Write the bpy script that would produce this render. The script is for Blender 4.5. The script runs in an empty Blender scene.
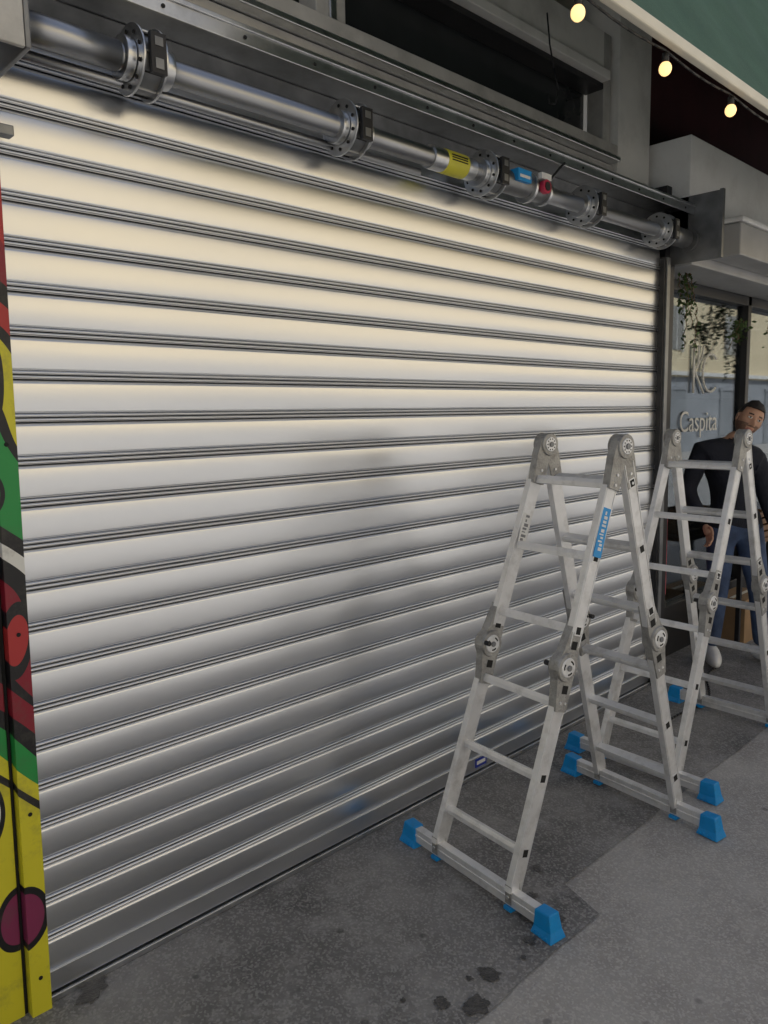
import bpy, bmesh, math, random
from mathutils import Vector, Matrix, noise
random.seed(7)
scene=bpy.context.scene
R=math.radians

# ------------------------------------------------------------------ materials
def new_mat(name):
    m=bpy.data.materials.new(name); m.use_nodes=True
    nt=m.node_tree; b=nt.nodes["Principled BSDF"]
    return m,nt,b
def setin(b,k,v):
    if k in b.inputs: b.inputs[k].default_value=v
def mat(name,col,rough=0.6,metal=0.0,var=0.12,scale=6.0,bump=0.0,bscale=40.0,rvar=0.0,stretch=(1,1,1),dirt=None,dscale=3.0,damt=0.0,emit=None,estr=0.0,spec=None):
    m,nt,b=new_mat(name); N=nt.nodes; L=nt.links
    setin(b,"Roughness",rough); setin(b,"Metallic",metal)
    if spec is not None: setin(b,"Specular IOR Level",spec)
    tc=N.new("ShaderNodeTexCoord"); mp=N.new("ShaderNodeMapping"); mp.inputs["Scale"].default_value=stretch
    L.new(tc.outputs["Object"],mp.inputs["Vector"])
    nz=N.new("ShaderNodeTexNoise"); nz.inputs["Scale"].default_value=scale; nz.inputs["Detail"].default_value=4
    L.new(mp.outputs[0],nz.inputs["Vector"])
    rp=N.new("ShaderNodeValToRGB")
    lo=[max(0,c*(1-var)) for c in col]; hi=[min(1,c*(1+var)) for c in col]
    rp.color_ramp.elements[0].position=.3; rp.color_ramp.elements[1].position=.7
    rp.color_ramp.elements[0].color=(*lo,1); rp.color_ramp.elements[1].color=(*hi,1)
    L.new(nz.outputs["Fac"],rp.inputs[0])
    out=rp.outputs[0]
    if dirt is not None:
        n2=N.new("ShaderNodeTexNoise"); n2.inputs["Scale"].default_value=dscale; n2.inputs["Detail"].default_value=6; n2.inputs["Roughness"].default_value=.65
        L.new(mp.outputs[0],n2.inputs["Vector"])
        r2=N.new("ShaderNodeValToRGB"); r2.color_ramp.elements[0].position=.5; r2.color_ramp.elements[1].position=.68
        r2.color_ramp.elements[0].color=(0,0,0,1); r2.color_ramp.elements[1].color=(damt,damt,damt,1)
        L.new(n2.outputs["Fac"],r2.inputs[0])
        mx=N.new("ShaderNodeMixRGB"); L.new(r2.outputs[0],mx.inputs[0]); L.new(out,mx.inputs[1]); mx.inputs[2].default_value=(*dirt,1)
        out=mx.outputs[0]
    L.new(out,b.inputs["Base Color"])
    if rvar>0:
        mr=N.new("ShaderNodeMapRange"); mr.inputs[3].default_value=max(0.02,rough-rvar); mr.inputs[4].default_value=min(1,rough+rvar)
        L.new(nz.outputs["Fac"],mr.inputs[0]); L.new(mr.outputs[0],b.inputs["Roughness"])
    if bump>0:
        n3=N.new("ShaderNodeTexNoise"); n3.inputs["Scale"].default_value=bscale; n3.inputs["Detail"].default_value=3
        L.new(mp.outputs[0],n3.inputs["Vector"])
        bp=N.new("ShaderNodeBump"); bp.inputs["Strength"].default_value=bump; bp.inputs["Distance"].default_value=0.01
        L.new(n3.outputs["Fac"],bp.inputs["Height"]); L.new(bp.outputs[0],b.inputs["Normal"])
    if emit: 
        setin(b,"Emission Color",(*emit,1)); setin(b,"Emission Strength",estr)
    return m

M_alu=mat("ladder_aluminium",(.80,.80,.80),.38,.5,.08,9,.10,60,.1,dirt=(.48,.47,.45),dscale=14,damt=.5)
M_cast=mat("hinge_casting",(.38,.375,.36),.45,.55,.2,20,.4,120,dirt=(.2,.19,.18),dscale=30,damt=.6)
M_steel=mat("galvanised_steel",(.66,.67,.68),.32,1,.12,10,.0,20,.06,dirt=(.38,.38,.38),dscale=8,damt=.5)
M_tube=mat("barrel_steel",(.42,.43,.45),.36,1,.25,8,.0,10,.06,stretch=(.2,1,1),dirt=(.22,.21,.2),dscale=6,damt=.5)
M_dsteel=mat("dark_bracket_steel",(.24,.245,.25),.4,.8,.2,12)
M_dark=mat("black_metal",(.015,.015,.017),.45,0,.2)
M_groove=mat("groove_grime_shade",(.03,.03,.032),.6,.3,.3)  # grime colour doubles as painted groove shade; bare metal stays bright there
M_hole=mat("dark_recess",(.01,.01,.01),.8)
M_blue=mat("blue_rubber",(.0,.27,.66),.45,0,.1,20,.1,100,dirt=(.03,.12,.22),dscale=20,damt=.4)
M_bluelab=mat("blue_label",(.02,.30,.70),.35,0,.05)
M_white=mat("white_plastic",(.75,.75,.73),.45,0,.05)
M_yel=mat("yellow_label",(.62,.58,.05),.5)
M_red=mat("red_knob",(.5,.03,.08),.4)
M_paint=mat("grey_white_paint",(.78,.77,.73),.6,0,.06,4,.1,20,dirt=(.5,.49,.45),dscale=3,damt=.5)
M_wpaint=mat("white_box_paint",(.86,.86,.84),.5,0,.03,3,.03,20,dirt=(.65,.63,.60),dscale=5,damt=.35)
M_frame=mat("window_frame_paint",(.50,.49,.46),.45,.15,.12,8,.1,30,dirt=(.28,.27,.25),dscale=5,damt=.5)
M_wall=mat("wall_render",(.14,.135,.13),.85,0,.2,5,.3,30)
M_uwall=mat("upper_wall_render",(.42,.39,.33),.85,0,.1,2,.2,20)
M_green=mat("green_canvas",(.055,.125,.08),.85,0,.12,5,.3,150,dirt=(.035,.09,.06),dscale=2,damt=.6)
M_cream=mat("cream_trim",(.80,.76,.64),.6,0,.06)
M_maroon=mat("maroon_panel",(.06,.012,.016),.7,0,.2)
M_grayc=mat("cassette_grey",(.40,.40,.40),.5,0,.08)
M_skin=mat("skin",(.48,.27,.18),.5,0,.08,30)
M_hair=mat("dark_hair",(.02,.015,.012),.6,0,.3,80,.5,200)
M_beard=mat("stubble",(.20,.115,.08),.65,0,.3,120)
M_sweat=mat("navy_sweater",(.012,.014,.024),.9,0,.3,12,.5,120)
M_jeans=mat("blue_jeans",(.05,.08,.16),.85,0,.4,10,.4,150)
M_shoe=mat("white_sneaker",(.78,.78,.76),.6,0,.08,20)
M_eye=mat("eye_dark",(.02,.012,.01),.2)
M_lip=mat("lips",(.38,.15,.12),.5)
M_leaf=mat("leaf_green",(.045,.085,.02),.6,0,.5,25)
M_wood=mat("brown_wood",(.16,.085,.04),.6,0,.25,6,.2,20,stretch=(1,8,1))
M_card=mat("cardboard",(.33,.21,.11),.85,0,.12,8)
M_bulb=mat("bulb_glow",(1,.75,.4),.3,0,.0,emit=(1,.62,.25),estr=1.4)
M_sign=mat("sign_white",(.72,.71,.67),.5,0,.03)
M_poster=mat("pink_poster",(.5,.10,.12),.6,0,.6,9)
M_concr=mat("kerb_stone",(.30,.29,.27),.8,0,.12,10,.3,60)
M_inter=mat("interior_wall",(.14,.12,.10),.8,0,.2,2)

def shutter_mat():
    m,nt,b=new_mat("galvanised_slat"); N=nt.nodes; L=nt.links
    setin(b,"Metallic",1.0)
    tc=N.new("ShaderNodeTexCoord")
    mp=N.new("ShaderNodeMapping"); mp.inputs["Scale"].default_value=(.5,1,2.5)
    L.new(tc.outputs["Object"],mp.inputs["Vector"])
    n=N.new("ShaderNodeTexNoise"); n.inputs["Scale"].default_value=2.2; n.inputs["Detail"].default_value=2; n.inputs["Roughness"].default_value=.45
    L.new(mp.outputs[0],n.inputs["Vector"])
    r=N.new("ShaderNodeValToRGB"); r.color_ramp.elements[0].position=.3; r.color_ramp.elements[1].position=.75
    r.color_ramp.elements[0].color=(.73,.745,.77,1); r.color_ramp.elements[1].color=(.79,.805,.83,1)
    L.new(n.outputs["Fac"],r.inputs[0]); L.new(r.outputs[0],b.inputs["Base Color"])
    mr=N.new("ShaderNodeMapRange"); mr.inputs[3].default_value=.26; mr.inputs[4].default_value=.35
    L.new(n.outputs["Fac"],mr.inputs[0]); L.new(mr.outputs[0],b.inputs["Roughness"])
    return m
M_slat=shutter_mat()

def ground_mat(name,c1,c2,speck,speckamt,bump,blotch,bamt,rough=.85,crack=0):
    m,nt,b=new_mat(name); N=nt.nodes; L=nt.links
    tc=N.new("ShaderNodeTexCoord")
    def nz(s,d=6,ro=.55):
        n=N.new("ShaderNodeTexNoise"); n.inputs["Scale"].default_value=s; n.inputs["Detail"].default_value=d; n.inputs["Roughness"].default_value=ro
        L.new(tc.outputs["Object"],n.inputs["Vector"]); return n
    a=nz(1.6,8,.65)
    r=N.new("ShaderNodeValToRGB"); r.color_ramp.elements[0].position=.36; r.color_ramp.elements[1].position=.64
    r.color_ramp.elements[0].color=(*c1,1); r.color_ramp.elements[1].color=(*c2,1); L.new(a.outputs["Fac"],r.inputs[0])
    v=N.new("ShaderNodeTexVoronoi"); v.inputs["Scale"].default_value=150; L.new(tc.outputs["Object"],v.inputs["Vector"])
    bw=N.new("ShaderNodeRGBToBW"); L.new(v.outputs["Color"],bw.inputs[0])
    rs=N.new("ShaderNodeValToRGB"); rs.color_ramp.elements[0].position=.52; rs.color_ramp.elements[1].position=.8
    rs.color_ramp.elements[0].color=(0,0,0,1); rs.color_ramp.elements[1].color=(speckamt,)*3+(1,)
    L.new(bw.outputs[0],rs.inputs[0])
    m1=N.new("ShaderNodeMixRGB"); L.new(rs.outputs[0],m1.inputs[0]); L.new(r.outputs[0],m1.inputs[1]); m1.inputs[2].default_value=(*speck,1)
    c=nz(3.7,9,.72)
    rc=N.new("ShaderNodeValToRGB"); rc.color_ramp.elements[0].position=.50; rc.color_ramp.elements[1].position=.66
    rc.color_ramp.elements[0].color=(0,0,0,1); rc.color_ramp.elements[1].color=(bamt,)*3+(1,)
    L.new(c.outputs["Fac"],rc.inputs[0])
    m2=N.new("ShaderNodeMixRGB"); L.new(rc.outputs[0],m2.inputs[0]); L.new(m1.outputs[0],m2.inputs[1]); m2.inputs[2].default_value=(*blotch,1)
    v2=N.new("ShaderNodeTexVoronoi"); v2.inputs["Scale"].default_value=5.5; v2.inputs["Randomness"].default_value=1; L.new(tc.outputs["Object"],v2.inputs["Vector"])
    rv=N.new("ShaderNodeValToRGB"); rv.color_ramp.elements[0].position=.05; rv.color_ramp.elements[1].position=.085
    rv.color_ramp.elements[0].color=(.6,.6,.6,1); rv.color_ramp.elements[1].color=(0,0,0,1)
    L.new(v2.outputs["Distance"],rv.inputs[0])
    m3=N.new("ShaderNodeMixRGB"); L.new(rv.outputs[0],m3.inputs[0]); L.new(m2.outputs[0],m3.inputs[1]); m3.inputs[2].default_value=(c1[0]*.5,c1[1]*.5,c1[2]*.5,1)
    out=m3.outputs[0]
    if crack:
        ad=N.new("ShaderNodeMixRGB"); ad.blend_type='ADD'; ad.inputs[0].default_value=.35; L.new(tc.outputs["Object"],ad.inputs[1]); L.new(nz(2.5,5,.6).outputs["Color"],ad.inputs[2])
        v3=N.new("ShaderNodeTexVoronoi"); v3.feature='DISTANCE_TO_EDGE'; v3.inputs["Scale"].default_value=.7; L.new(ad.outputs[0],v3.inputs["Vector"])
        r3=N.new("ShaderNodeValToRGB"); r3.color_ramp.elements[0].position=.001; r3.color_ramp.elements[1].position=.003
        r3.color_ramp.elements[0].color=(crack,crack,crack,1); r3.color_ramp.elements[1].color=(0,0,0,1); L.new(v3.outputs["Distance"],r3.inputs[0])
        m4=N.new("ShaderNodeMixRGB"); L.new(r3.outputs[0],m4.inputs[0]); L.new(out,m4.inputs[1]); m4.inputs[2].default_value=(.04,.04,.04,1); out=m4.outputs[0]
    L.new(out,b.inputs["Base Color"]); setin(b,"Roughness",rough)
    n3=nz(130,3); bp=N.new("ShaderNodeBump"); bp.inputs["Strength"].default_value=bump; bp.inputs["Distance"].default_value=.008
    L.new(n3.outputs["Fac"],bp.inputs["Height"]); L.new(bp.outputs[0],b.inputs["Normal"])
    return m
M_pave=ground_mat("pavement_asphalt_light",(.28,.265,.25),(.41,.395,.372),(.58,.56,.53),.5,.6,(.48,.465,.44),.4)
M_patch=ground_mat("pavement_asphalt_dark",(.115,.112,.11),(.25,.242,.234),(.46,.45,.43),.45,.7,(.38,.37,.355),.6,crack=.3)
M_road=ground_mat("road_asphalt",(.22,.22,.22),(.28,.28,.275),(.35,.35,.35),.3,.5,(.28,.28,.28),.3)
M_land=mat("ground_far",(.16,.155,.15),.9)

def facade_mat():
    m,nt,b=new_mat("cream_facade"); N=nt.nodes; L=nt.links
    tc=N.new("ShaderNodeTexCoord"); n=N.new("ShaderNodeTexNoise"); n.inputs["Scale"].default_value=.7; n.inputs["Detail"].default_value=6
    L.new(tc.outputs["Object"],n.inputs["Vector"])
    r=N.new("ShaderNodeValToRGB"); r.color_ramp.elements[0].color=(.70,.58,.37,1); r.color_ramp.elements[1].color=(.83,.72,.49,1)
    L.new(n.outputs["Fac"],r.inputs[0]); L.new(r.outputs[0],b.inputs["Base Color"]); setin(b,"Roughness",.9)
    return m
M_fac=facade_mat()
M_facg=mat("grey_shopfront_stone",(.33,.345,.365),.8,0,.10,1.2)
M_facs=mat("grey_roller_door",(.28,.295,.31),.6,0,.10,1.2)
M_curt=mat("curtained_window",(.32,.31,.28),.4,0,.2,1.5)
M_glassdark=mat("window_glass_dark",(.03,.034,.036),.05,0,.1)
def glass_mat():
    m=bpy.data.materials.new("shop_glass"); m.use_nodes=True; nt=m.node_tree; N=nt.nodes; L=nt.links
    for n in list(N):
        if n.type!='OUTPUT_MATERIAL': N.remove(n)
    o=[n for n in N if n.type=='OUTPUT_MATERIAL'][0]
    t=N.new("ShaderNodeBsdfTransparent"); t.inputs[0].default_value=(.85,.87,.86,1)
    g=N.new("ShaderNodeBsdfGlossy"); g.inputs["Roughness"].default_value=.02; g.inputs[0].default_value=(.8,.85,.92,1)
    f=N.new("ShaderNodeFresnel"); f.inputs[0].default_value=1.5
    mu=N.new("ShaderNodeMath"); mu.operation='MULTIPLY_ADD'; mu.inputs[1].default_value=.75; mu.inputs[2].default_value=.0; mu.use_clamp=True
    L.new(f.outputs[0],mu.inputs[0]); mx=N.new("ShaderNodeMixShader")
    L.new(mu.outputs[0],mx.inputs[0]); L.new(t.outputs[0],mx.inputs[1]); L.new(g.outputs[0],mx.inputs[2]); L.new(mx.outputs[0],o.inputs[0])
    return m
M_glass=glass_mat()

def graffiti_mat():
    m,nt,b=new_mat("graffiti_paint"); N=nt.nodes; L=nt.links
    tc=N.new("ShaderNodeTexCoord")
    n=N.new("ShaderNodeTexNoise"); n.inputs["Scale"].default_value=2.6; n.inputs["Detail"].default_value=.5
    L.new(tc.outputs["Object"],n.inputs["Vector"])
    sx=N.new("ShaderNodeSeparateXYZ"); L.new(tc.outputs["Object"],sx.inputs[0])
    a=N.new("ShaderNodeMath"); a.operation='MULTIPLY_ADD'; a.inputs[1].default_value=.5; L.new(n.outputs["Fac"],a.inputs[0]); L.new(sx.outputs["Z"],a.inputs[2])
    a2=N.new("ShaderNodeMath"); a2.operation='MULTIPLY_ADD'; a2.inputs[1].default_value=1.3; L.new(sx.outputs["X"],a2.inputs[0]); L.new(a.outputs[0],a2.inputs[2])
    o0=.25+.86
    mr=N.new("ShaderNodeMapRange"); mr.inputs[1].default_value=o0; mr.inputs[2].default_value=o0+2.5
    L.new(a2.outputs[0],mr.inputs[0])
    r=N.new("ShaderNodeValToRGB"); r.color_ramp.interpolation='CONSTANT'
    Y=(.66,.60,.03,1);G=(.02,.28,.06,1);B=(.01,.01,.012,1);D=(.24,.01,.025,1);W=(.72,.72,.68,1);Rr=(.42,.03,.03,1)
    seq=[(0,Y),(.40,Y),(.56,B),(.60,Y),(.68,G),(.80,B),(.88,D),(1.00,B),(1.04,D),(1.15,B),(1.22,W),(1.27,B),(1.34,G),(1.60,B),(1.64,Y),(1.80,B),(1.85,Rr),(1.95,B),(2.05,D),(2.2,Rr),(2.36,B)]
    els=r.color_ramp.elements
    els[0].position=0; els[0].color=seq[0][1]
    els[1].position=seq[1][0]/2.5; els[1].color=seq[1][1]
    for z,c in seq[2:]:
        e=els.new(z/2.5); e.color=c
    L.new(mr.outputs[0],r.inputs[0])
    cb=N.new("ShaderNodeCombineXYZ"); L.new(sx.outputs["X"],cb.inputs[0]); L.new(sx.outputs["Z"],cb.inputs[2])
    def motif(cx,cz,r0,r1,inc,src,scz=.8):
        sb=N.new("ShaderNodeVectorMath"); sb.operation='SUBTRACT'; L.new(cb.outputs[0],sb.inputs[0]); sb.inputs[1].default_value=(cx,0,cz)
        ml=N.new("ShaderNodeVectorMath"); ml.operation='MULTIPLY'; L.new(sb.outputs[0],ml.inputs[0]); ml.inputs[1].default_value=(1,1,scz)
        nn=N.new("ShaderNodeVectorMath"); nn.operation='MULTIPLY_ADD'; L.new(n.outputs["Color"],nn.inputs[0]); nn.inputs[1].default_value=(.06,0,.06); L.new(ml.outputs[0],nn.inputs[2])
        s2=N.new("ShaderNodeVectorMath"); s2.operation='SUBTRACT'; L.new(nn.outputs[0],s2.inputs[0]); s2.inputs[1].default_value=(.03,0,.03)
        ln=N.new("ShaderNodeVectorMath"); ln.operation='LENGTH'; L.new(s2.outputs[0],ln.inputs[0])
        lt=N.new("ShaderNodeMath"); lt.operation='LESS_THAN'; lt.inputs[1].default_value=r1; L.new(ln.outputs["Value"],lt.inputs[0])
        m1=N.new("ShaderNodeMixRGB"); L.new(lt.outputs[0],m1.inputs[0]); L.new(src,m1.inputs[1]); m1.inputs[2].default_value=B
        lt2=N.new("ShaderNodeMath"); lt2.operation='LESS_THAN'; lt2.inputs[1].default_value=r0; L.new(ln.outputs["Value"],lt2.inputs[0])
        m2=N.new("ShaderNodeMixRGB"); L.new(lt2.outputs[0],m2.inputs[0]); L.new(m1.outputs[0],m2.inputs[1]); m2.inputs[2].default_value=inc
        return m2.outputs[0]
    s=motif(.645,.30,.055,.070,(.22,.03,.09,1),r.outputs[0])
    s=motif(.60,1.48,.05,.062,G,s)
    s=motif(.67,1.08,.03,.045,Rr,s,.5)
    s=motif(.62,1.75,.035,.05,Y,s,.4)
    s=motif(.545,.62,.05,.062,W,s,.45)
    n2=N.new("ShaderNodeTexNoise"); n2.inputs["Scale"].default_value=11; n2.inputs["Detail"].default_value=8; n2.inputs["Roughness"].default_value=.7
    L.new(tc.outputs["Object"],n2.inputs["Vector"])
    r2=N.new("ShaderNodeValToRGB"); r2.color_ramp.elements[0].position=.52; r2.color_ramp.elements[1].position=.78; r2.color_ramp.elements[0].color=(0,0,0,1); r2.color_ramp.elements[1].color=(.6,.6,.6,1)
    L.new(n2.outputs["Fac"],r2.inputs[0])
    mx=N.new("ShaderNodeMixRGB"); L.new(r2.outputs[0],mx.inputs[0]); L.new(s,mx.inputs[1]); mx.inputs[2].default_value=(.10,.09,.07,1)
    L.new(mx.outputs[0],b.inputs["Base Color"]); setin(b,"Roughness",.42)
    return m
M_graf=graffiti_mat()

# ------------------------------------------------------------------ mesh builder
class MB:
    def __init__(s,name,parent=None,loc=(0,0,0),rot=(0,0,0)):
        s.name=name; s.bm=bmesh.new(); s.mats=[]; s.parent=parent; s.loc=loc; s.rot=rot
    def mi(s,m):
        if m not in s.mats: s.mats.append(m)
        return s.mats.index(m)
    def box(s,x0,x1,y0,y1,z0,z1,m,M=None):
        i=s.mi(m); vs=[s.bm.verts.new(Vector((x,y,z)) if M is None else M@Vector((x,y,z))) for x in (x0,x1) for y in (y0,y1) for z in (z0,z1)]
        for q in ((0,1,3,2),(4,6,7,5),(0,4,5,1),(2,3,7,6),(0,2,6,4),(1,5,7,3)):
            f=s.bm.faces.new([vs[k] for k in q]); f.material_index=i
    def prism(s,pts,y0,y1,m,M=None,smooth=False):
        i=s.mi(m); T=(lambda v:v) if M is None else (lambda v:M@v)
        a=[s.bm.verts.new(T(Vector((x,y0,z)))) for x,z in pts]; b=[s.bm.verts.new(T(Vector((x,y1,z)))) for x,z in pts]
        n=len(pts)
        f=s.bm.faces.new(a); f.material_index=i
        f=s.bm.faces.new(list(reversed(b))); f.material_index=i
        for k in range(n):
            f=s.bm.faces.new((a[k],b[k],b[(k+1)%n],a[(k+1)%n])); f.material_index=i; f.smooth=smooth
    def cyl(s,p0,p1,r0,m,r1=None,seg=24,caps=True):
        if r1 is None: r1=r0
        i=s.mi(m); p0=Vector(p0);p1=Vector(p1); d=(p1-p0).normalized()
        u=d.orthogonal().normalized(); v=d.cross(u)
        A=[];B=[]
        for k in range(seg):
            t=2*math.pi*k/seg; o=u*math.cos(t)+v*math.sin(t)
            A.append(s.bm.verts.new(p0+o*r0)); B.append(s.bm.verts.new(p1+o*r1))
        for k in range(seg):
            f=s.bm.faces.new((A[k],A[(k+1)%seg],B[(k+1)%seg],B[k])); f.material_index=i; f.smooth=True
        if caps:
            f=s.bm.faces.new(list(reversed(A))); f.material_index=i
            f=s.bm.faces.new(B); f.material_index=i
    def tube(s,pts,r,m,seg=8):
        for a,b in zip(pts[:-1],pts[1:]): s.cyl(a,b,r,m,seg=seg)
    def sph(s,c,r,m,sc=(1,1,1),seg=16):
        i=s.mi(m); ret=bmesh.ops.create_uvsphere(s.bm,u_segments=seg,v_segments=seg//2+2,radius=r)
        vs=ret['verts']
        for v in vs: v.co=Vector((v.co.x*sc[0],v.co.y*sc[1],v.co.z*sc[2]))+Vector(c)
        for f in {f for v in vs for f in v.link_faces}: f.material_index=i; f.smooth=True
    def done(s,bevel=0,seg=2):
        bmesh.ops.recalc_face_normals(s.bm,faces=s.bm.faces)
        me=bpy.data.meshes.new(s.name); s.bm.to_mesh(me); s.bm.free()
        for m in s.mats: me.materials.append(m)
        o=bpy.data.objects.new(s.name,me); scene.collection.objects.link(o)
        o.location=s.loc; o.rotation_euler=s.rot
        if s.parent: o.parent=s.parent
        if bevel>0:
            b=o.modifiers.new("bev","BEVEL"); b.width=bevel; b.segments=seg; b.limit_method='ANGLE'; b.angle_limit=R(40)
            b.harden_normals=False
        return o
def empty(name,loc=(0,0,0),rotz=0):
    e=bpy.data.objects.new(name,None); scene.collection.objects.link(e); e.location=loc; e.rotation_euler=(0,0,rotz); e.empty_display_size=.1; return e

# ------------------------------------------------------------------ ground
def sheet(name,x0,x1,y0,y1,z,m):
    b=MB(name); i=b.mi(m); vs=[b.bm.verts.new(p) for p in ((x0,y0,z),(x1,y0,z),(x1,y1,z),(x0,y1,z))]
    b.bm.faces.new(vs); return b.done()
sheet("ground",-150,150,-150,150,-.13,M_land)
sheet("road",-60,60,-8.2,-2.6,-.12,M_road)
b=MB("pavement"); b.box(-40,60,-2.45,.6,-.125,0,M_pave); b.done()
b=MB("kerb"); b.box(-40,60,-2.6,-2.452,-.125,.003,M_concr); b.done(.008)
b=MB("pavement"); b.box(-40,60,-11,-8.2,-.125,0,M_pave); b.done()
b=MB("asphalt_patch"); i=b.mi(M_patch)
pts=[]
def edge(p,q,n):
    for k in range(n):
        t=k/n; jit=.010*(noise.noise(Vector((p[0]+(q[0]-p[0])*t*6,p[1]+k*.11,1.3)))); 
        pts.append((p[0]+(q[0]-p[0])*t+jit*.3, p[1]+(q[1]-p[1])*t+jit))
edge((-6,-.91),(2.13,-.915),180); edge((2.13,-.915),(2.19,-.745),4); edge((2.19,-.745),(9,-.76),160)
edge((9,-.76),(9,.45),3); edge((9,.45),(-6,.45),3); edge((-6,.45),(-6,-.91),3)
f=b.bm.faces.new([b.bm.verts.new((x,y,.004)) for x,y in pts]); b.done()
def stain(name,c,r,m,sx=1,z=.008,seed=0,rot=0):
    b=MB(name); b.mi(m); vs=[]
    for k in range(48):
        t=2*math.pi*k/48; q=r*(1+.6*noise.noise(Vector((math.cos(t)*1.6+seed,math.sin(t)*1.6,seed*.7)))+.3*noise.noise(Vector((math.cos(t)*5+seed,math.sin(t)*5,2))))
        x=q*math.cos(t)*sx; y=q*math.sin(t)
        vs.append(b.bm.verts.new((c[0]+x*math.cos(rot)-y*math.sin(rot),c[1]+x*math.sin(rot)+y*math.cos(rot),z)))
    b.bm.faces.new(vs); return b.done()
M_wet=mat("wet_stain",(.07,.067,.065),.35,0,.4,60,.5,140)
for k,(c,r,sx) in enumerate([((1.53,-.885),.030,1.3),((1.47,-.805),.022,1.0),((1.655,-.83),.026,1.3),((1.60,-.80),.010,1.0),((.80,-.05),.035,1.6),((1.97,-.80),.040,1.6),((2.05,-.70),.02,1.2),((1.86,-.83),.018,1.2),((1.78,-.86),.009,1.2),((1.40,-.72),.008,1.0),((2.20,-.62),.014,1.5)]):
    stain("water_stain",c,r,M_wet,sx,seed=k*3.1+1,rot=k)

# ------------------------------------------------------------------ roller shutter
SH=empty("roller_shutter")
X0,X1=.68,4.245; P=.1125; Z0=.095; NS=22
prof=[(0,.0005,0),(.006,.0012,0),(.02,.0022,0),(.042,.0028,0),(.062,.0021,0),(.076,.0010,0),(.0855,-.0005,0),(.0864,-.008,1),(.0888,-.008,1),(.0896,-.001,1),(.0922,.0065,0),(.0962,.0065,0),(.0996,.0005,0),(.1000,-.006,1),(.1012,-.006,1),(.1017,.001,1),(.1048,.0062,0),(.1086,.0055,0),(.1112,.001,0),(.1116,-.004,1),(.1122,-.004,1)]
b=MB("slats",SH); b.mi(M_slat); b.mi(M_groove); NX=60
prev=None; pm=0
for s in range(NS):
    tilt=random.uniform(-.0010,.0010); off=random.uniform(-.0006,.0006); ph=random.uniform(0,50)
    for (pz,py,gm) in prof:
        row=[]
        for k in range(NX+1):
            x=X0+(X1-X0)*k/NX
            w=.0016*noise.noise(Vector((x*.9+ph,s*3.3,0)))*math.sin(math.pi*min(1,pz/.084)) + .0026*noise.noise(Vector((x*.5,(s*P+pz)*1.3,5)))
            y=-(py+off+tilt*(pz/.1)*1.0+w)
            row.append(b.bm.verts.new((x,y,Z0+s*P+pz)))
        if prev:
            for k in range(NX):
                f=b.bm.faces.new((prev[k],prev[k+1],row[k+1],row[k])); f.smooth=True
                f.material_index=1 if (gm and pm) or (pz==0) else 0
        prev=row; pm=gm
b.done()
b=MB("bottom_bar",SH)
b.box(X0,X1,-.006,.02,.03,.094,M_slat); b.box(X0,X1,-.018,.02,.005,.024,M_steel); b.box(X0,X1,-.010,-.0062,.089,.095,M_steel); b.done(.003)
b=MB("guide_rail_right",SH); b.box(4.245,4.262,-.035,.03,0.005,2.5,M_dark); b.box(4.262,4.30,-.045,.03,0.005,2.5,M_dsteel); b.done(.002)
b=MB("blue_sticker",SH); b.box(2.60,2.68,-.0085,-.0065,.045,.085,mat("sticker",(.03,.05,.35),.4)); b.box(2.61,2.67,-.0095,-.0086,.058,.074,M_white); b.done()
b=MB("top_flat_sheet",SH); i=b.mi(M_slat)
zt=Z0+NS*P
rows=[]
for (z,y) in [(zt-.02,.012),(zt+.03,.015),(zt+.08,.03),(zt+.12,.06)]:
    rows.append([b.bm.verts.new((X0+(X1-X0)*k/40,y-.002*noise.noise(Vector((k*.2,z*9,3))),z)) for k in range(41)])
for a,c in zip(rows[:-1],rows[1:]):
    for k in range(40):
        f=b.bm.faces.new((a[k],a[k+1],c[k+1],c[k])); f.smooth=True
b.done()

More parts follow.
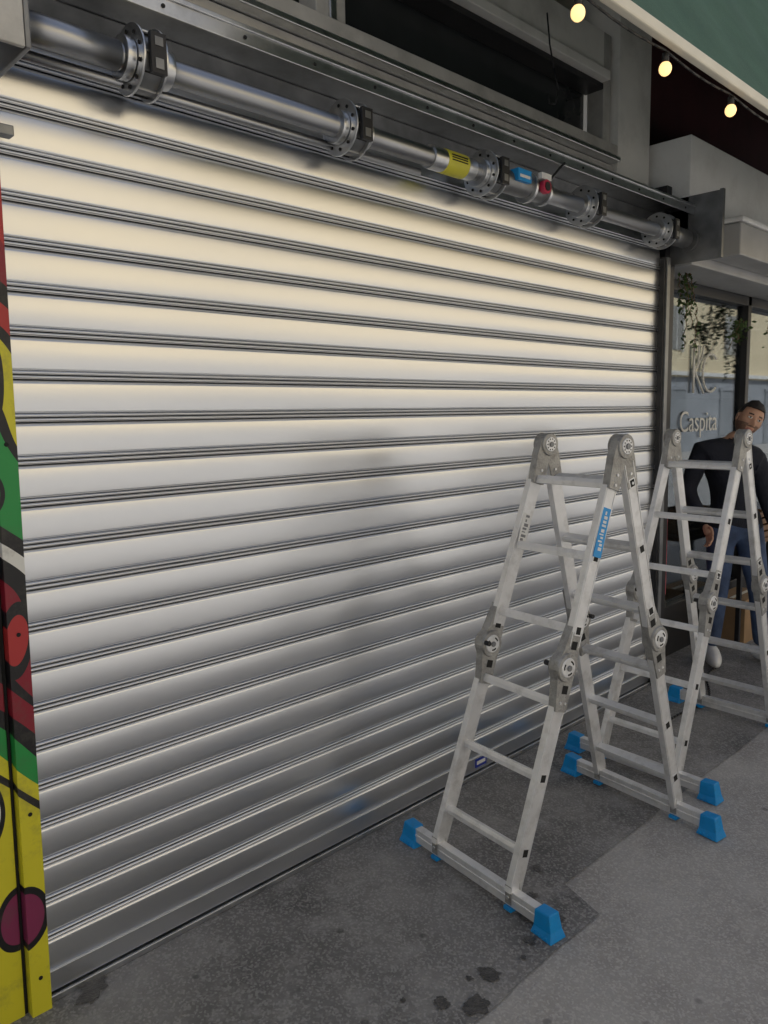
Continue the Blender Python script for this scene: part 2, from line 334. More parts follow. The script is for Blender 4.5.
# ------------------------------------------------------------------ barrel
BR=empty("shutter_barrel"); zb=2.59; yb=-.12
b=MB("tube",BR); b.cyl((.74,yb,zb),(4.33,yb,zb),.034,M_tube,seg=32); b.cyl((.74,yb+.05,zb-.045),(2.2,yb+.05,zb-.045),.014,M_tube,seg=16)
b.cyl((.74,yb,zb),(1.0,yb,zb),.038,M_tube,seg=32)
b.cyl((4.05,yb,zb),(4.30,yb,zb),.05,M_dsteel); b.done()
for k in range(5):
    x=1.07+.735*k
    b=MB("spring_box",BR)
    for dx,w,rr,m in ((-.036,.006,.088,M_steel),(-.030,.056,.076,M_dsteel),(.026,.006,.090,M_steel),(.033,.012,.062,M_steel),(-.062,.024,.054,M_steel),(.046,.03,.050,M_steel)):
        b.cyl((x+dx,yb,zb),(x+dx+w,yb,zb),rr,m,seg=36)
    for q in range(10):
        t=q*math.pi/5+.3
        b.cyl((x-.040,yb+.068*math.cos(t),zb+.068*math.sin(t)),(x-.0361,yb+.068*math.cos(t),zb+.068*math.sin(t)),.0055,M_hole,seg=12)
        b.cyl((x+.0321,yb+.078*math.cos(t),zb+.078*math.sin(t)),(x+.0345,yb+.078*math.cos(t),zb+.078*math.sin(t)),.006,M_hole,seg=12)
        b.box(x-.0295,x+.0255,yb-.002,yb+.002,zb,zb+.081,M_hole if q%2 else M_steel,Matrix.Translation((0,yb,zb))@Matrix.Rotation(t,4,'X')@Matrix.Translation((0,-yb,-zb)))
    b.box(x-.022,x+.022,yb-.098,yb-.083,zb-.055,zb+.045,M_dark)
    b.box(x-.012,x+.012,yb-.1005,yb-.0985,zb+.012,zb+.034,M_dsteel); b.box(x-.012,x+.012,yb-.1005,yb-.0985,zb-.044,zb-.018,M_dsteel)
    b.done(.0012)
b=MB("motor",BR)
b.cyl((2.20,yb,zb),(2.44,yb,zb),.042,M_steel); b.cyl((2.27,yb,zb),(2.39,yb,zb),.0435,M_yel,seg=32)
for kk in range(3): b.box(2.285,2.375,yb-.0450,yb-.030,zb-.004+kk*.009,zb+kk*.009,M_hole)
b.cyl((2.62,yb,zb),(2.92,yb,zb),.045,M_dsteel); b.cyl((2.80,yb,zb),(2.815,yb,zb),.062,M_steel); b.cyl((2.915,yb,zb),(2.93,yb,zb),.055,M_steel)
b.box(2.67,2.76,yb-.062,yb-.02,zb-.005,zb+.042,M_bluelab); b.box(2.68,2.75,yb-.0635,yb-.0625,zb+.008,zb+.02,M_white)
b.cyl((2.86,yb-.05,zb),(2.86,yb-.072,zb),.028,M_red); b.cyl((2.86,yb-.073,zb),(2.86,yb-.076,zb),.018,M_dark)
b.box(2.83,2.90,yb-.065,yb-.045,zb+.03,zb+.055,M_white); b.done(.001)
b=MB("motor_cable",BR); b.tube([(2.9,yb-.05,zb+.03),(2.95,yb-.07,zb+.09),(3.02,yb-.05,zb+.13),(3.1,yb,zb+.15)],.005,M_dark); b.done()
HP=empty("shutter_head_plate")
b=MB("top_sheet",HP); b.box(-.4,4.36,-.135,.128,2.762,2.768,M_steel); b.done()
b=MB("front_lip",HP)
b.box(-.4,4.36,-.143,-.1355,2.725,2.775,M_steel); b.box(-.4,4.36,-.15,-.1435,2.765,2.778,M_steel); 
for k in range(16): b.cyl((.35+k*.26,-.1431,2.745),(.35+k*.26,-.147,2.745),.006,M_hole,seg=10)
b.done(.002)
b=MB("back_angle",HP); b.box(-.4,4.3,.05,.057,2.66,2.76,M_dsteel); b.box(-.4,4.3,.0,.05,2.66,2.666,M_steel); b.done()
b=MB("end_plate",HP); b.box(4.36,4.366,-.31,.05,2.47,2.83,M_dsteel); b.box(4.34,4.359,-.31,-.29,2.47,2.83,M_dsteel)
b.cyl((4.335,yb,zb),(4.359,yb,zb),.06,M_dsteel); b.done(.001)
b=MB("end_bracket",HP); b.box(.725,.738,-.24,.02,2.49,2.86,M_dsteel); b.box(.60,.724,-.24,-.225,2.49,2.90,M_frame)
b.cyl((.738,yb,zb),(.752,yb,zb),.055,M_steel); b.box(.55,.745,-.075,-.04,2.345,2.37,M_dsteel); b.done(.003)

# ------------------------------------------------------------------ our building
BD=empty("shop_building")
b=MB("lower_wall",BD); b.box(-8,.74,.03,.5,0,2.9,M_wall); b.box(.74,4.3,.13,.5,0,2.965,M_frame)
b.box(4.302,4.42,-.01,.5,0,2.9,M_dark); b.done()
b=MB("upper_wall",BD); b.box(-8,30,.33,1.0,3.62,4.4,M_uwall); b.box(-8,.3,.2,.33,2.9,3.62,M_uwall); b.done()
lean=.0133
b=MB("graffiti_panel",BD,loc=(-.014,0,0),rot=(0,lean,0)); b.box(-1.5,.637,-.01,.028,0.01,2.42,M_graf); b.done(.003)
b=MB("guide_rail_left",BD,loc=(-.014,0,0),rot=(0,lean,0)); b.box(.648,.702,-.035,.028,0.01,2.40,M_graf); b.box(.6375,.647,-.004,.027,0.01,2.4,M_hole)
for z in (.12,.6,1.1,1.6,2.1): b.cyl((.675,-.038,z),(.675,-.034,z),.006,M_hole,seg=10)
b.done(.004)
b=MB("transom_window_frame",BD)
b.box(.3,3.93,.09,.20,2.995,3.055,M_frame)
b.box(.3,3.93,.07,.19,2.968,2.992,M_steel)
b.box(1.90,2.04,.14,.24,3.056,3.62,M_frame); b.box(1.955,1.985,.125,.139,3.056,3.62,M_steel)
b.box(3.86,3.93,.14,.24,3.056,3.62,M_frame)
b.box(.3,1.899,.16,.25,3.056,3.095,M_frame); b.box(2.041,3.859,.16,.25,3.056,3.095,M_frame)
b.box(.3,1.899,.14,.25,3.30,3.34,M_frame)
b.done(.004)
b=MB("transom_blind_box",BD); b.box(2.041,3.859,.10,.25,3.37,3.415,M_paint); b.box(2.041,3.859,.14,.25,3.42,3.62,M_paint); b.box(2.041,3.859,.14,.25,3.335,3.365,M_dark); b.done(.004)
b=MB("transom_glass",BD); b.box(.3,3.86,.26,.265,3.06,3.62,M_glassdark); b.done()
b=MB("column",BD); b.box(3.95,4.30,.10,.5,2.77,4.2,M_paint); b.done(.006)
b=MB("cable",BD); b.tube([(3.26,.09,3.5),(3.27,.08,3.36),(3.29,.07,3.26),(3.33,.07,3.17),(3.32,.08,3.11),(3.27,.08,3.10),(3.26,.08,3.14)],.004,M_dark,6); b.done()

# ------------------------------------------------------------------ neighbour shop
NB=empty("restaurant_front")
b=MB("fascia_box",NB); b.box(4.36,12,-.115,.3,2.60,3.16,M_wpaint); b.done(.006)
b=MB("awning_cassette",NB); b.box(4.62,12,-.30,-.118,2.52,2.70,M_grayc); b.box(4.62,12,-.31,-.118,2.705,2.735,M_wpaint); b.box(4.42,12,-.11,.2,2.47,2.598,M_grayc); b.done(.008)
b=MB("upper_panel",NB); b.box(4.31,12,.25,.329,3.162,4.4,M_maroon); b.done()
b=MB("frame",NB)
for x in (4.43,6.0,7.6): b.box(x,x+.06,.17,.26,0,2.469,M_dark)
b.box(4.49,10,.17,.26,.0,.35,M_dark); b.box(4.49,10,.17,.26,2.40,2.469,M_dark); b.done(.004)
b=MB("glass",NB); b.box(4.49,10,.21,.214,.35,2.40,M_glass); b.done()
b=MB("interior",NB); b.box(4.43,10,2.6,2.7,0,2.6,M_inter); b.box(4.43,10,.3,2.6,-.002,.01,M_wood); b.box(4.38,4.43,.27,2.6,0,2.6,M_inter); b.box(10,10.1,.27,2.6,0,2.6,M_inter); b.box(4.43,10,.27,2.7,2.6,2.68,M_inter)
b.box(5.2,7.5,1.6,2.0,.0,1.05,M_wood); b.box(5.0,9,2.5,2.59,1.5,1.54,M_wood); b.box(6.2,7.0,2.52,2.59,1.6,2.2,M_cream)
for k in range(18): b.cyl((5.1+k*.2,2.5,1.54),(5.1+k*.2,2.5,1.70+.05*(k%3)),.035,random.choice([M_red,M_leaf,M_cream,M_card]),seg=10)
for k in range(4): 
    b.cyl((5.3+k*.7,.9,2.6),(5.3+k*.7,.9,2.25),.004,M_dark,seg=6); b.cyl((5.3+k*.7,.9,2.25),(5.3+k*.7,.9,2.10),.03,M_cream,r1=.12,seg=20)
b.done(.003)
b=MB("added_dark_backing",NB); b.box(4.50,5.99,.235,.24,.36,1.72,M_dark); b.done()  # added black sheet, stands in for the dark interior behind the lower glass
def text(body,x,z,size,y,name,parent,m):
    c=bpy.data.curves.new(name,'FONT'); c.body=body; c.size=size; c.extrude=.0015; c.offset=-.001
    o=bpy.data.objects.new(name,c); scene.collection.objects.link(o); o.location=(x,y,z); o.rotation_euler=(R(90),0,0); c.materials.append(m); o.parent=parent
    return o
SG=empty("window_sign")
text("Caspita",5.0,1.50,.20,.205,"lettering",SG,M_sign)
b=MB("logo",SG)
def arc(cx,cz,r,a0,a1,y,rad,n=20): return [(cx+r*math.cos(a0+(a1-a0)*k/n),y,cz+r*math.sin(a0+(a1-a0)*k/n)) for k in range(n+1)]
b.tube(arc(5.45,1.90,.13,R(50),R(310),.2,0),.008,M_sign,6)
b.tube([(5.18,.2,1.76),(5.18,.2,2.08)],.008,M_sign,6)
b.tube([(5.19,.2,1.90),(5.30,.2,2.0),(5.33,.2,2.08)],.007,M_sign,6); b.tube([(5.25,.2,1.93),(5.25,.2,2.08)],.005,M_sign,6)
b.tube([(5.20,.2,1.90),(5.34,.2,1.76)],.008,M_sign,6)
b.done()

def plant(name,cx,cy,cz,w,dep,h,n,vines):
    b=MB(name); i=b.mi(M_leaf); j=b.mi(M_wood)
    def leaf(p,s):
        d=Vector((random.gauss(0,1),random.gauss(0,1),random.gauss(-.4,.8))).normalized(); u=d.orthogonal().normalized()
        u.rotate(Matrix.Rotation(random.uniform(0,6.3),3,d))
        a=p; e=p+d*s; c1=p+d*s*.5+u*s*.3; c2=p+d*s*.5-u*s*.3
        f=b.bm.faces.new([b.bm.verts.new(v) for v in (a,c1,e,c2)]); f.material_index=i
    for k in range(n):
        p=Vector((cx+random.gauss(0,w*.5),cy+random.gauss(0,dep*.5),cz-abs(random.gauss(0,h*.25)))); leaf(p,random.uniform(.02,.045))
    for v in range(vines):
        p=Vector((cx+random.uniform(-w,w)*.6,cy+random.uniform(-dep,dep)*.5,cz)); L=h*random.uniform(.4,1)
        while cz-p.z<L:
            q=p+Vector((random.gauss(0,.008),random.gauss(0,.008),-.022)); b.cyl(p,q,.002,M_wood,seg=4,caps=False); p=q
            for _ in range(2): leaf(p,random.uniform(.018,.038))
    return b.done()
plant("hanging_plant",4.62,.02,2.46,.05,.05,.50,45,5)
plant("hanging_plant",5.62,.08,2.26,.12,.06,.22,80,5)
plant("hanging_plant",6.20,-.05,2.46,.16,.12,.60,150,8)

AW=empty("green_awning")
b=MB("canvas",AW); i=b.mi(M_green)
def quadgrid(x0,x1,f,nx,ny,mi):
    g=[[b.bm.verts.new(f(x0+(x1-x0)*a/nx,c/ny)) for a in range(nx+1)] for c in range(ny+1)]
    for c in range(ny):
        for a in range(nx):
            q=b.bm.faces.new((g[c][a],g[c][a+1],g[c+1][a+1],g[c+1][a])); q.material_index=mi; q.smooth=True
quadgrid(1.72,9,lambda x,t:(x,-.93+.86*t,2.80+1.62*t-.04*math.sin(math.pi*t)+.016*math.sin(x*9)*math.sin(math.pi*t)),90,12,i)
b.done()
b=MB("head_box",AW); b.box(1.70,9.02,-.10,.329,4.41,4.47,M_green); b.done(.006)
b=MB("front_bar",AW); b.box(1.70,9,-.955,-.925,2.762,2.798,M_cream); b.done(.006)
LG=empty("string_lights")
b=MB("cord",LG)
cp=[]
for k in range(60):
    x=1.70+k*.08; cp.append((x,-.92,2.758-.012*abs(math.sin((x-1.92)*math.pi/.50))))
b.tube(cp,.004,M_dark,6); b.done()
for k in range(9):
    x=1.92+k*.50
    b=MB("bulb",LG); b.cyl((x,-.92,2.75),(x,-.92,2.72),.011,M_dark,seg=12); b.sph((x,-.92,2.704),.0195,M_bulb,(1,1,1.1)); b.done()

# ------------------------------------------------------------------ ladders
def ladder(loc,yawdeg,span,wt,wb,zt,ysh=0.0,halfbar=.36,label=False,topshift=0.0):
    E=empty("folding_ladder",loc,R(yawdeg))
    zp=zt-.045; zf=.10
    for side in (-1,1):
        xb=side*span/2
        top=Vector((side*.012,0,zp)); bot=Vector((xb,0,zf-.03)); d=(bot-top); Ln=d.length; d.normalize()
        n=Vector((-d.z,0,d.x))
        if n.x*side<0: n=-n
        Rm=Matrix((( n.x,0,d.x),(0,1,0),(n.z,0,d.z))).to_4x4()
        tag="near" if side<0 else "far"
        Q=((0,1,2,3),(7,6,5,4),(0,4,5,1),(1,5,6,2),(2,6,7,3),(3,7,4,0))
        def rail(y0,y1,s0,s1,b,m=M_alu,hw=.029,th=.0125):
            vs=[]
            for s,y in ((s0,y0),(s1,y1)):
                c=top+d*s
                for a,q in ((-1,-1),(1,-1),(1,1),(-1,1)):
                    p=c+n*(hw*a); vs.append(b.bm.verts.new((p.x,y+q*th,p.z)))
            i=b.mi(m)
            for q in Q:
                f=b.bm.faces.new([vs[k] for k in q]); f.material_index=i
        def yat(s,sy): 
            w=wt+(wb-wt)*s/Ln; return sy*w/2+topshift*(1-s/Ln)
        b=MB("rails_"+tag,E)
        hs=Ln*.5
        for sy in (-1,1):
            rail(yat(.06,sy),yat(hs-.07,sy),.06,hs-.07,b); rail(yat(hs+.07,sy),yat(Ln,sy),hs+.07,Ln,b)
            for a in (-.025,.021):
                for (s0,s1) in ((.06,hs-.07),(hs+.07,Ln)):
                    vs=[]
                    for s in (s0,s1):
                        c=top+d*s; y=yat(s,sy)+sy*.0125
                        for aa,yy in ((a,0),(a+.004,0),(a+.004,sy*.0022),(a,sy*.0022)):
                            p=c+n*aa; vs.append(b.bm.verts.new((p.x,y+yy,p.z)))
                    i=b.mi(M_alu)
                    for qq in Q:
                        f=b.bm.faces.new([vs[k] for k in qq]); f.material_index=i
        b.done(.0025)
        b=MB("rungs_"+tag,E)
        for k in range(6):
            s=.135+(Ln-.27)*k/5
            Mx=Matrix.Translation(top+d*s)@Rm
            y0=yat(s,-1);y1=yat(s,1)
            hexp=[(-.015,-.011),(.015,-.015),(.017,0),(.015,.015),(-.015,.011),(-.017,0)]
            b.prism(hexp,y0+.0126,y1-.0126,M_alu,Mx)
            for sy,y in ((-1,y0),(1,y1)):
                a,e=sorted((y+sy*.0126,y+sy*.0150)); b.box(-.016,.016,a,e,-.017,.017,M_alu,Mx)
                a,e=sorted((y+sy*.0151,y+sy*.0156)); b.box(-.0115,.0115,a,e,-.0125,.0125,M_hole,Mx)
        b.done(.0015)
        b=MB("hinges_"+tag,E)
        for sy in (-1,1):
            s=hs; y=yat(s,sy); Mx=Matrix.Translation(top+d*s)@Rm
            pl=[(-.026,-.15),(.026,-.15),(.050,-.045),(.066,-.015),(.066,.015),(.050,.045),(.026,.15),(-.026,.15),(-.03,.04),(-.03,-.04)]
            b.prism(pl,y-.016,y+.016,M_cast,Mx)
            c=Mx@Vector((.018,0,0))
            for q in (-1,1):
                b.cyl((c.x,y+q*.0161,c.z),(c.x,y+q*.024,c.z),.050,M_cast,.046,seg=32)
                b.cyl((c.x,y+q*.0241,c.z),(c.x,y+q*.027,c.z),.034,M_alu,.031,seg=28)
                b.cyl((c.x,y+q*.0271,c.z),(c.x,y+q*.032,c.z),.010,M_dsteel,seg=14)
                for t in range(3):
                    a0=t*2.094+.4
                    for u_ in range(5):
                        aa=a0+u_*.16; b.cyl((c.x+.023*math.cos(aa),y+q*.0265,c.z+.023*math.sin(aa)),(c.x+.023*math.cos(aa),y+q*.0279,c.z+.023*math.sin(aa)),.0032,M_hole,seg=8)
                for ss in (-.12,.12):
                    for aa in (-.012,.012):
                        p=Mx@Vector((aa,0,ss)); b.cyl((p.x,y+q*.016,p.z),(p.x,y+q*.019,p.z),.005,M_alu,seg=10)
                for ss in (-.075,.075):
                    ya_,yb__=sorted((y+q*.0161,y+q*.0168)); b.box(-.012,.016,ya_,yb__,ss-.014,ss+.014,M_hole,Mx)
            p=Mx@Vector((.055,0,0)); b.cyl((p.x,y-sy*.016,p.z),(p.x,y-sy*.045,p.z),.009,M_dark,seg=12)
        for sy in (-1,1):
            y=yat(0,sy); Mx=Matrix.Translation(top)@Rm
            o=.004*side
            b.prism([(-.028,.0),(.034,-.01),(.038,.05),(.028,.15),(-.026,.15),(-.028,.05)],y-.015+o,y+.015+o,M_cast,Mx)
            for q in (-1,1):
                for ss in (.10,.135):
                    p=Mx@Vector((0,0,ss)); b.cyl((p.x,y+q*.015+o,p.z),(p.x,y+q*.0185+o,p.z),.0055,M_alu,seg=10)
        b.done(.003)
        b=MB("stabiliser_"+tag,E)
        b.box(xb-.016,xb+.016,-halfbar+.02,halfbar-.02,.026,.080,M_alu)
        b.box(xb-.0185,xb+.0185,-halfbar+.022,halfbar-.022,.050,.058,M_alu)
        for sy in (-1,1):
            y=yat(Ln,sy); b.box(xb-.026,xb+.026,y-.017,y+.017,.012,.0255,M_blue)
            b.box(xb-.022,xb-.0187,y-.014,y+.014,.035,.1,M_cast); b.box(xb+.0187,xb+.022,y-.014,y+.014,.035,.1,M_cast)
            b.cyl((xb-.0221,y,.06),(xb-.028,y,.06),.007,M_steel,seg=10)
        b.done(.004)
        b=MB("rubber_feet_"+tag,E)
        for sy in (-1,1):
            ya=sy*(halfbar-.055); yb_=sy*(halfbar+.010)
            i=b.mi(M_blue)
            sec=[(ya-sy*.010,0.004,.034),(ya-sy*.002,.030,.027),(ya,.084,.023),(yb_-sy*.004,.088,.023),(yb_+sy*.006,.034,.029),(yb_+sy*.016,0.004,.037)]
            L_=[b.bm.verts.new((xb-h,y,z)) for y,z,h in sec]; R_=[b.bm.verts.new((xb+h,y,z)) for y,z,h in sec]
            b.bm.faces.new(L_); b.bm.faces.new(list(reversed(R_)))
            for k in range(6): b.bm.faces.new((L_[k],R_[k],R_[(k+1)%6],L_[(k+1)%6]))
            for k in range(4):
                yy=ya+(yb_-ya)*(k+.5)/4; b.box(xb-.036,xb+.036,yy-.004,yy+.004,.006,.018,M_blue)
        b.done(.004)
    b=MB("top_hinges",E)
    for sy in (-1,1):
        y=sy*wt/2+topshift
        for q in (-1,1):
            b.cyl((0,y+q*.0195,zp),(0,y+q*.025,zp),.043,M_cast,.040,seg=32); b.cyl((0,y+q*.0251,zp),(0,y+q*.028,zp),.028,M_alu,.026,seg=24); b.cyl((0,y+q*.0281,zp),(0,y+q*.033,zp),.010,M_dsteel,seg=12)
            for t in range(10):
                aa=t*.628; b.cyl((.020*math.cos(aa),y+q*.0275,zp+.020*math.sin(aa)),(.020*math.cos(aa),y+q*.0287,zp+.020*math.sin(aa)),.003,M_hole,seg=8)
        b.cyl((0,y-.0194,zp),(0,y+.0194,zp),.041,M_cast,seg=32)
    b.done(.0015)
    if label:
        b=MB("label",E)
        side=-1; top=Vector((side*.012,0,zp)); bot=Vector((-span/2,0,zf-.03)); d=(bot-top); Ln=d.length; d.normalize(); n=Vector((-d.z,0,d.x)); 
        Rm=Matrix((( n.x,0,d.x),(0,1,0),(n.z,0,d.z))).to_4x4()
        def lab(sy,s,hh,m,m2,seedk):
            w=wt+(wb-wt)*s/Ln; y=sy*w/2+topshift*(1-s/Ln)
            Mx=Matrix.Translation(top+d*s)@Rm
            b.box(-.021,.021,y-.0160,y-.0142,-hh,hh,m,Mx)
            rr=random.Random(seedk); z=-hh+.012
            while z<hh-.02:
                l=rr.uniform(.004,.012); a=rr.uniform(-.014,-.004); c=rr.uniform(.002,.015)
                b.box(a,c,y-.0168,y-.0161,z,z+l,m2,Mx); z+=l+rr.uniform(.004,.008)
        lab(-1,.30,.085,M_bluelab,M_white,2)
        lab(1,.33,.07,M_white,M_dsteel,5)
        b.done()
    return E
ladder((2.435,-.575,0),-7.5,.94,.335,.375,1.575,label=True,topshift=-.065)
ladder((3.62,-.545,0),-3.5,.95,.345,.375,1.56,topshift=-.03)

# ------------------------------------------------------------------ man
MAN=empty("standing_man",(5.02,-.19,.004))
Lr=Vector((.72,-.694,0)); Dc=Vector((-.694,-.72,0)); Up=Vector((0,0,1))
def W(l,d,z): return Lr*l+Dc*d+Up*z
def skin(name,nodes,edges,root,matf,sub=2,parent=MAN):
    me=bpy.data.meshes.new(name); names=list(nodes); me.from_pydata([W(*nodes[k][0]) for k in names],[(names.index(a),names.index(c)) for a,c in edges],[])
    o=bpy.data.objects.new(name,me); scene.collection.objects.link(o)
    sm=o.modifiers.new("skin","SKIN"); sm.use_smooth_shade=True
    for k,nn in enumerate(names):
        r=nodes[nn][1]; me.skin_vertices[0].data[k].radius=(r,r) if not isinstance(r,tuple) else r
        me.skin_vertices[0].data[k].use_root=(nn==root)
    s2=o.modifiers.new("sub","SUBSURF"); s2.levels=sub; s2.render_levels=sub
    bpy.context.view_layer.update()
    dg=bpy.context.evaluated_depsgraph_get(); ev=o.evaluated_get(dg); m2=bpy.data.meshes.new_from_object(ev)
    bpy.data.objects.remove(o)
    o=bpy.data.objects.new(name,m2); scene.collection.objects.link(o); o.parent=parent
    m2.materials.clear(); mats=[]
    for p in m2.polygons:
        mm=matf(p.center)
        if mm not in mats: mats.append(mm); m2.materials.append(mm)
        p.material_index=mats.index(mm); p.use_smooth=True
    return o
nodes={
 'pel':((-.02,0,.94),(.17,.12)),'w':((-.045,0,1.06),(.155,.11)),'ch':((-.075,0,1.24),(.18,.125)),'uc':((-.085,0,1.365),(.15,.105)),'nb':((-.055,.015,1.44),.064),'nk':((-.015,.035,1.495),.054),
 'sl':((-.245,0,1.385),.075),'el':((-.32,-.02,1.13),.052),'wl':((-.26,.12,.94),.034),
 'sr':((.10,.0,1.345),.075),'er':((.175,-.02,1.10),.052),'wr':((.165,.13,.92),.034),
 'hl':((-.105,0,.87),.105),'kl':((-.12,.03,.49),.066),'al':((-.13,-.01,.10),.048),
 'hr':((.07,0,.87),.105),'kr':((.13,.05,.49),.066),'ar':((.19,-.01,.10),.048)}
ed=[('pel','w'),('w','ch'),('ch','uc'),('uc','nb'),('nb','nk'),('uc','sl'),('sl','el'),('el','wl'),('uc','sr'),('sr','er'),('er','wr'),('pel','hl'),('hl','kl'),('kl','al'),('pel','hr'),('hr','kr'),('kr','ar')]
def bm_(c):
    l=c.dot(Lr)
    if c.z>1.46 and abs(l+.025)<.1: return M_skin
    if c.z>.905: return M_sweat
    return M_jeans
skin("body",nodes,ed,'pel',bm_)
for sx,l0 in ((-1,-.13),(1,.19)):
    b=MB("shoe",MAN); 
    ret=bmesh.ops.create_uvsphere(b.bm,u_segments=20,v_segments=12,radius=1)
    for v in ret['verts']:
        x,y,z=v.co; z2=max(z,-.55)
        l=l0+sx*.02+ x*.052*(1-.15*y); dd=.06+y*.15; hh=.048+z2*.056+(.03*max(0,-y) if z>0 else 0)
        v.co=W(l+sx*.035*y,dd,max(.006,hh+.004))
    b.mi(M_shoe)
    for f in b.bm.faces: f.smooth=True
    b.done()
def head(center,tilt,yawh):
    H=empty("head"); H.parent=MAN; H.location=center
    base=Matrix((( .72,.694,0),(-.694,.72,0),(0,0,1)))
    rot=base@Matrix.Rotation(yawh,3,'Z')@Matrix.Rotation(tilt,3,'Y')
    H.rotation_euler=rot.to_euler()
    bm=bmesh.new(); bmesh.ops.create_uvsphere(bm,u_segments=56,v_segments=40,radius=1)
    g=lambda a,s:math.exp(-(a/s)**2)
    for v in bm.verts:
        x,y,z=v.co
        X=x*.074; Y=y*.094; Z=z*.115
        if z<0:
            k=-z; X*=1-.28*k**1.5; 
            if y<0: Y*=1-.05*k
            else: Y*=1-.35*k
        if y<0:
            Y=Y+ .010*g(X,.05)*g(Z-.0,.06)
            Y-= .024*g(X,.011+.004*max(0,(-Z)/.03))*g(Z+.022,.018)+.011*g(X,.009)*g(Z-.004,.02)
            Y+= .010*(g(X-.030,.014)+g(X+.030,.014))*g(Z-.010,.012)
            Y-= .005*(g(X-.028,.02)+g(X+.028,.02))*g(Z-.030,.009)
            Y-= .006*g(X,.022)*g(Z+.056,.006)+.006*g(X,.02)*g(Z+.068,.007)
            Y+= .003*g(X,.024)*g(Z+.062,.003)
            Y-= .010*g(X,.024)*g(Z+.095,.018)
        v.co=(X,Y,Z)
    me=bpy.data.meshes.new("skull"); 
    bm.faces.ensure_lookup_table()
    for f in bm.faces:
        c=f.calc_center_median(); f.smooth=True; X,Y,Z=c
        mi=0
        if Y<-.02:
            if Z<-.028 and (abs(X)>.026 or Z<-.072): mi=1
            if -.046<Z<-.036 and abs(X)<.028: mi=1
            if -.071<Z<-.053 and abs(X)<.022: mi=2
            if .024<Z<.034 and .012<abs(X)<.045: mi=3
        elif Y<.01 and Z<.0: mi=1
        f.material_index=mi
    bm.to_mesh(me); bm.free()
    for m in (M_skin,M_beard,M_lip,M_hair): me.materials.append(m)
    o=bpy.data.objects.new("face",me); scene.collection.objects.link(o); o.parent=H
    bm=bmesh.new(); bmesh.ops.create_uvsphere(bm,u_segments=40,v_segments=28,radius=1)
    dl=[]
    for v in bm.verts:
        x,y,z=v.co; k=1+.05*noise.noise(Vector((x*6,y*6,z*6)))
        v.co=(x*.080*k,y*.101*k+.002,z*.124*k+ (.006 if z>.5 else 0))
        lim=.058 if y<-.35 else (.02 if y<-.05 else (-.02 if y<.25 else -.06))
        if v.co.z<lim: dl.append(v)
    bmesh.ops.delete(bm,geom=dl,context='VERTS')
    me=bpy.data.meshes.new("hair"); bm.to_mesh(me); bm.free(); me.materials.append(M_hair)
    for p in me.polygons: p.use_smooth=True
    o=bpy.data.objects.new("hair",me); scene.collection.objects.link(o); o.parent=H
    so=o.modifiers.new("s","SOLIDIFY"); so.thickness=.008
    b=MB("eyes_ears",H)
    for s in (-1,1):
        b.sph((s*.029,-.078,.010),.011,M_white,(1.25,.6,.7),12); b.sph((s*.029,-.0845,.010),.0055,M_eye,(1,.5,1),10)
        b.sph((s*.029,-.080,.0165),.013,M_skin,(1.2,.5,.35),12)
        b.sph((s*.075,.004,-.002),.02,M_skin,(.35,.75,1.4),14); b.sph((s*.079,-.001,-.002),.010,M_beard,(.3,.7,1.3),10)
    b.done()
head(W(.018,.06,1.572),R(24),R(-4))
def hand(wr,dirv,side,name):
    wv=Vector(wr); dv=Vector(dirv).normalized(); thumb=Vector((-side*.2,1,0.1)); thumb=(thumb-dv*thumb.dot(dv)).normalized(); pn=dv.cross(thumb)*side
    nd={'w':(tuple(wv),(.026,.02)),'p1':(tuple(wv+dv*.045),(.038,.016)),'p2':(tuple(wv+dv*.085),(.036,.013))}
    skin(name+"_palm",{k:(v[0],v[1][0]*.72) for k,v in nd.items()},[('w','p1'),('p1','p2')],'w',lambda c:M_skin,1)
    for k,(off,ln) in enumerate(((.028,.07),(.0095,.08),(-.0095,.075),(-.028,.06))):
        r0=wv+dv*.07+thumb*off; p1=r0+dv*.02; p2=p1+dv*ln*.42+pn*.008; p3=p2+dv*ln*.25+pn*.018; p4=p3+dv*ln*.10+pn*.016
        skin(name+"_finger",{'a':(tuple(r0),.0088),'b':(tuple(p1),.0088),'c':(tuple(p2),.008),'d':(tuple(p3),.0075),'e':(tuple(p4),.0065)},[('a','b'),('b','c'),('c','d'),('d','e')],'a',lambda c:M_skin,1)
    r0=wv+dv*.03+thumb*.022; p1=r0+dv*.025+thumb*.022; p2=p1+dv*.03+thumb*.008+pn*.008; p3=p2+dv*.022+pn*.008
    skin(name+"_thumb",{'a':(tuple(r0),.011),'b':(tuple(p1),.010),'c':(tuple(p2),.009),'d':(tuple(p3),.007)},[('a','b'),('b','c'),('c','d')],'a',lambda c:M_skin,1)
hand((-.26,.12,.935),(.15,.5,-.8),-1,"hand_a")
hand((.165,.13,.915),(-.15,.5,-.8),1,"hand_b")

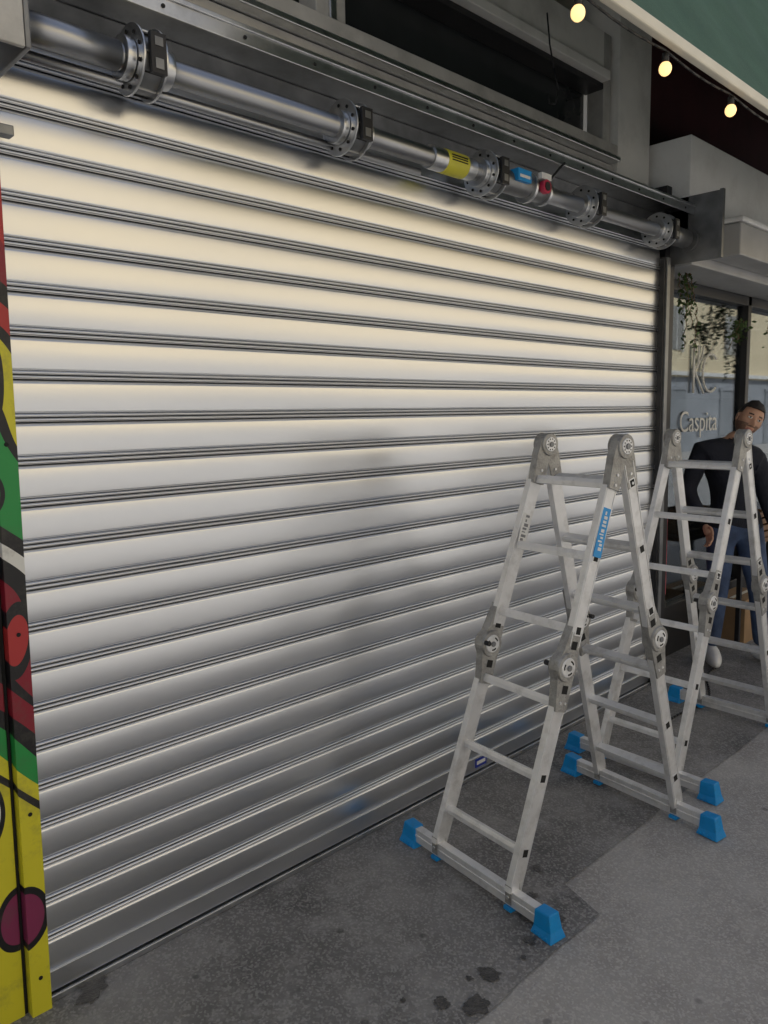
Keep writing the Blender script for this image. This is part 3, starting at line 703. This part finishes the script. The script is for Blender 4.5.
b=MB("cafe_table"); b.box(5.35,5.95,-.12,.14,.70,.73,M_wood)
for x in (5.38,5.90):
    for y in (-.09,.11): b.box(x,x+.03,y,y+.03,0.005,.70,M_dark)
b.done(.003)
b=MB("cardboard_box"); b.box(5.45,5.85,-.10,.12,.006,.32,M_card); b.box(5.46,5.84,-.015,.015,.321,.323,M_cream); b.done(.004)
b=MB("wooden_crate")
for k in range(4): b.box(5.45,5.85,-.11,-.095,.735+k*.05,.77+k*.05,M_wood); b.box(5.45,5.85,.10,.115,.735+k*.05,.77+k*.05,M_wood)
for x in (5.45,5.83): b.box(x,x+.02,-.094,.099,.735,.92,M_wood)
b.done(.002)
b=MB("menu_poster"); b.box(4.45,4.75,.145,.155,.45,.98,M_poster); b.box(4.44,4.76,.156,.165,.44,.99,M_dark); b.done()
b=MB("power_cable")
cp=[]
for k in range(40):
    t=k/39; cp.append((3.55+1.3*t,-.45+.25*t+.05*math.sin(t*9),.013))
b.tube(cp,.006,M_dark,6); b.done()

# ------------------------------------------------------------------ opposite building
OB=empty("opposite_building")
b=MB("facade_wall",OB); b.box(-25,60,-12,-11,2.9,7.4,M_fac); b.box(-25,60,-12,-11.02,0,2.9,M_facg); b.done()
b=MB("facade_openings",OB)
x=-22
while x<58:
    for z in (3.9,): 
        b.box(x,x+1.0,-10.995,-10.97,z,z+1.6,M_curt)
        b.box(x-.08,x-.002,-10.998,-10.92,z-.08,z+1.68,M_paint); b.box(x+1.002,x+1.08,-10.998,-10.92,z-.08,z+1.68,M_paint)
        b.box(x+.47,x+.53,-10.969,-10.94,z,z+1.6,M_paint)
    b.box(x-.3,x+1.5,-11.01,-10.98,.02,2.4,M_facs); b.box(x-.4,x+1.6,-11.015,-10.95,2.401,2.52,M_facg)
    x+=5.0
b.box(-25,60,-10.998,-10.85,2.95,3.1,M_paint); b.box(-25,60,-10.998,-10.75,7.1,7.35,M_fac)
b.done()

# ------------------------------------------------------------------ camera
f=770;p=R(7.2);r=R(1.0);yaw=R(46)
F=Vector((math.cos(yaw)*math.cos(p),math.sin(yaw)*math.cos(p),-math.sin(p)))
Rt=Vector((math.sin(yaw),-math.cos(yaw),0)); U=Rt.cross(F)
R2=Rt*math.cos(r)-U*math.sin(r); U2=U*math.cos(r)+Rt*math.sin(r)
cam=bpy.data.cameras.new("Camera"); co=bpy.data.objects.new("Camera",cam); scene.collection.objects.link(co)
Mc=Matrix((( R2.x,U2.x,-F.x,0),(R2.y,U2.y,-F.y,-2.13),(R2.z,U2.z,-F.z,1.65),(0,0,0,1)))
co.matrix_world=Mc
cam.sensor_fit='VERTICAL'; cam.sensor_height=36; cam.lens=770/1024*36; cam.clip_end=500; cam.clip_start=.05
scene.camera=co

# ------------------------------------------------------------------ light
w=bpy.data.worlds.new("World"); scene.world=w; w.use_nodes=True; nt=w.node_tree
bg=nt.nodes["Background"]; sky=nt.nodes.new("ShaderNodeTexSky"); sky.sky_type='NISHITA'; sky.sun_disc=False
el=R(55); az=R(12)
sky.sun_elevation=el; sky.sun_rotation=az; sky.dust_density=4; sky.air_density=1
hs=nt.nodes.new("ShaderNodeHueSaturation"); hs.inputs["Saturation"].default_value=.7
nt.links.new(sky.outputs[0],hs.inputs["Color"]); nt.links.new(hs.outputs[0],bg.inputs[0]); bg.inputs[1].default_value=.15
sd=bpy.data.lights.new("Sun",'SUN'); sd.energy=5; sd.angle=R(.5); sd.color=(1,.95,.87)
so=bpy.data.objects.new("Sun",sd); scene.collection.objects.link(so)
dirv=Vector((-math.sin(az)*math.cos(el),-math.cos(az)*math.cos(el),-math.sin(el)))
so.rotation_euler=dirv.to_track_quat('-Z','Y').to_euler()
scene.view_settings.view_transform='Standard'; scene.view_settings.look='None'; scene.view_settings.exposure=0
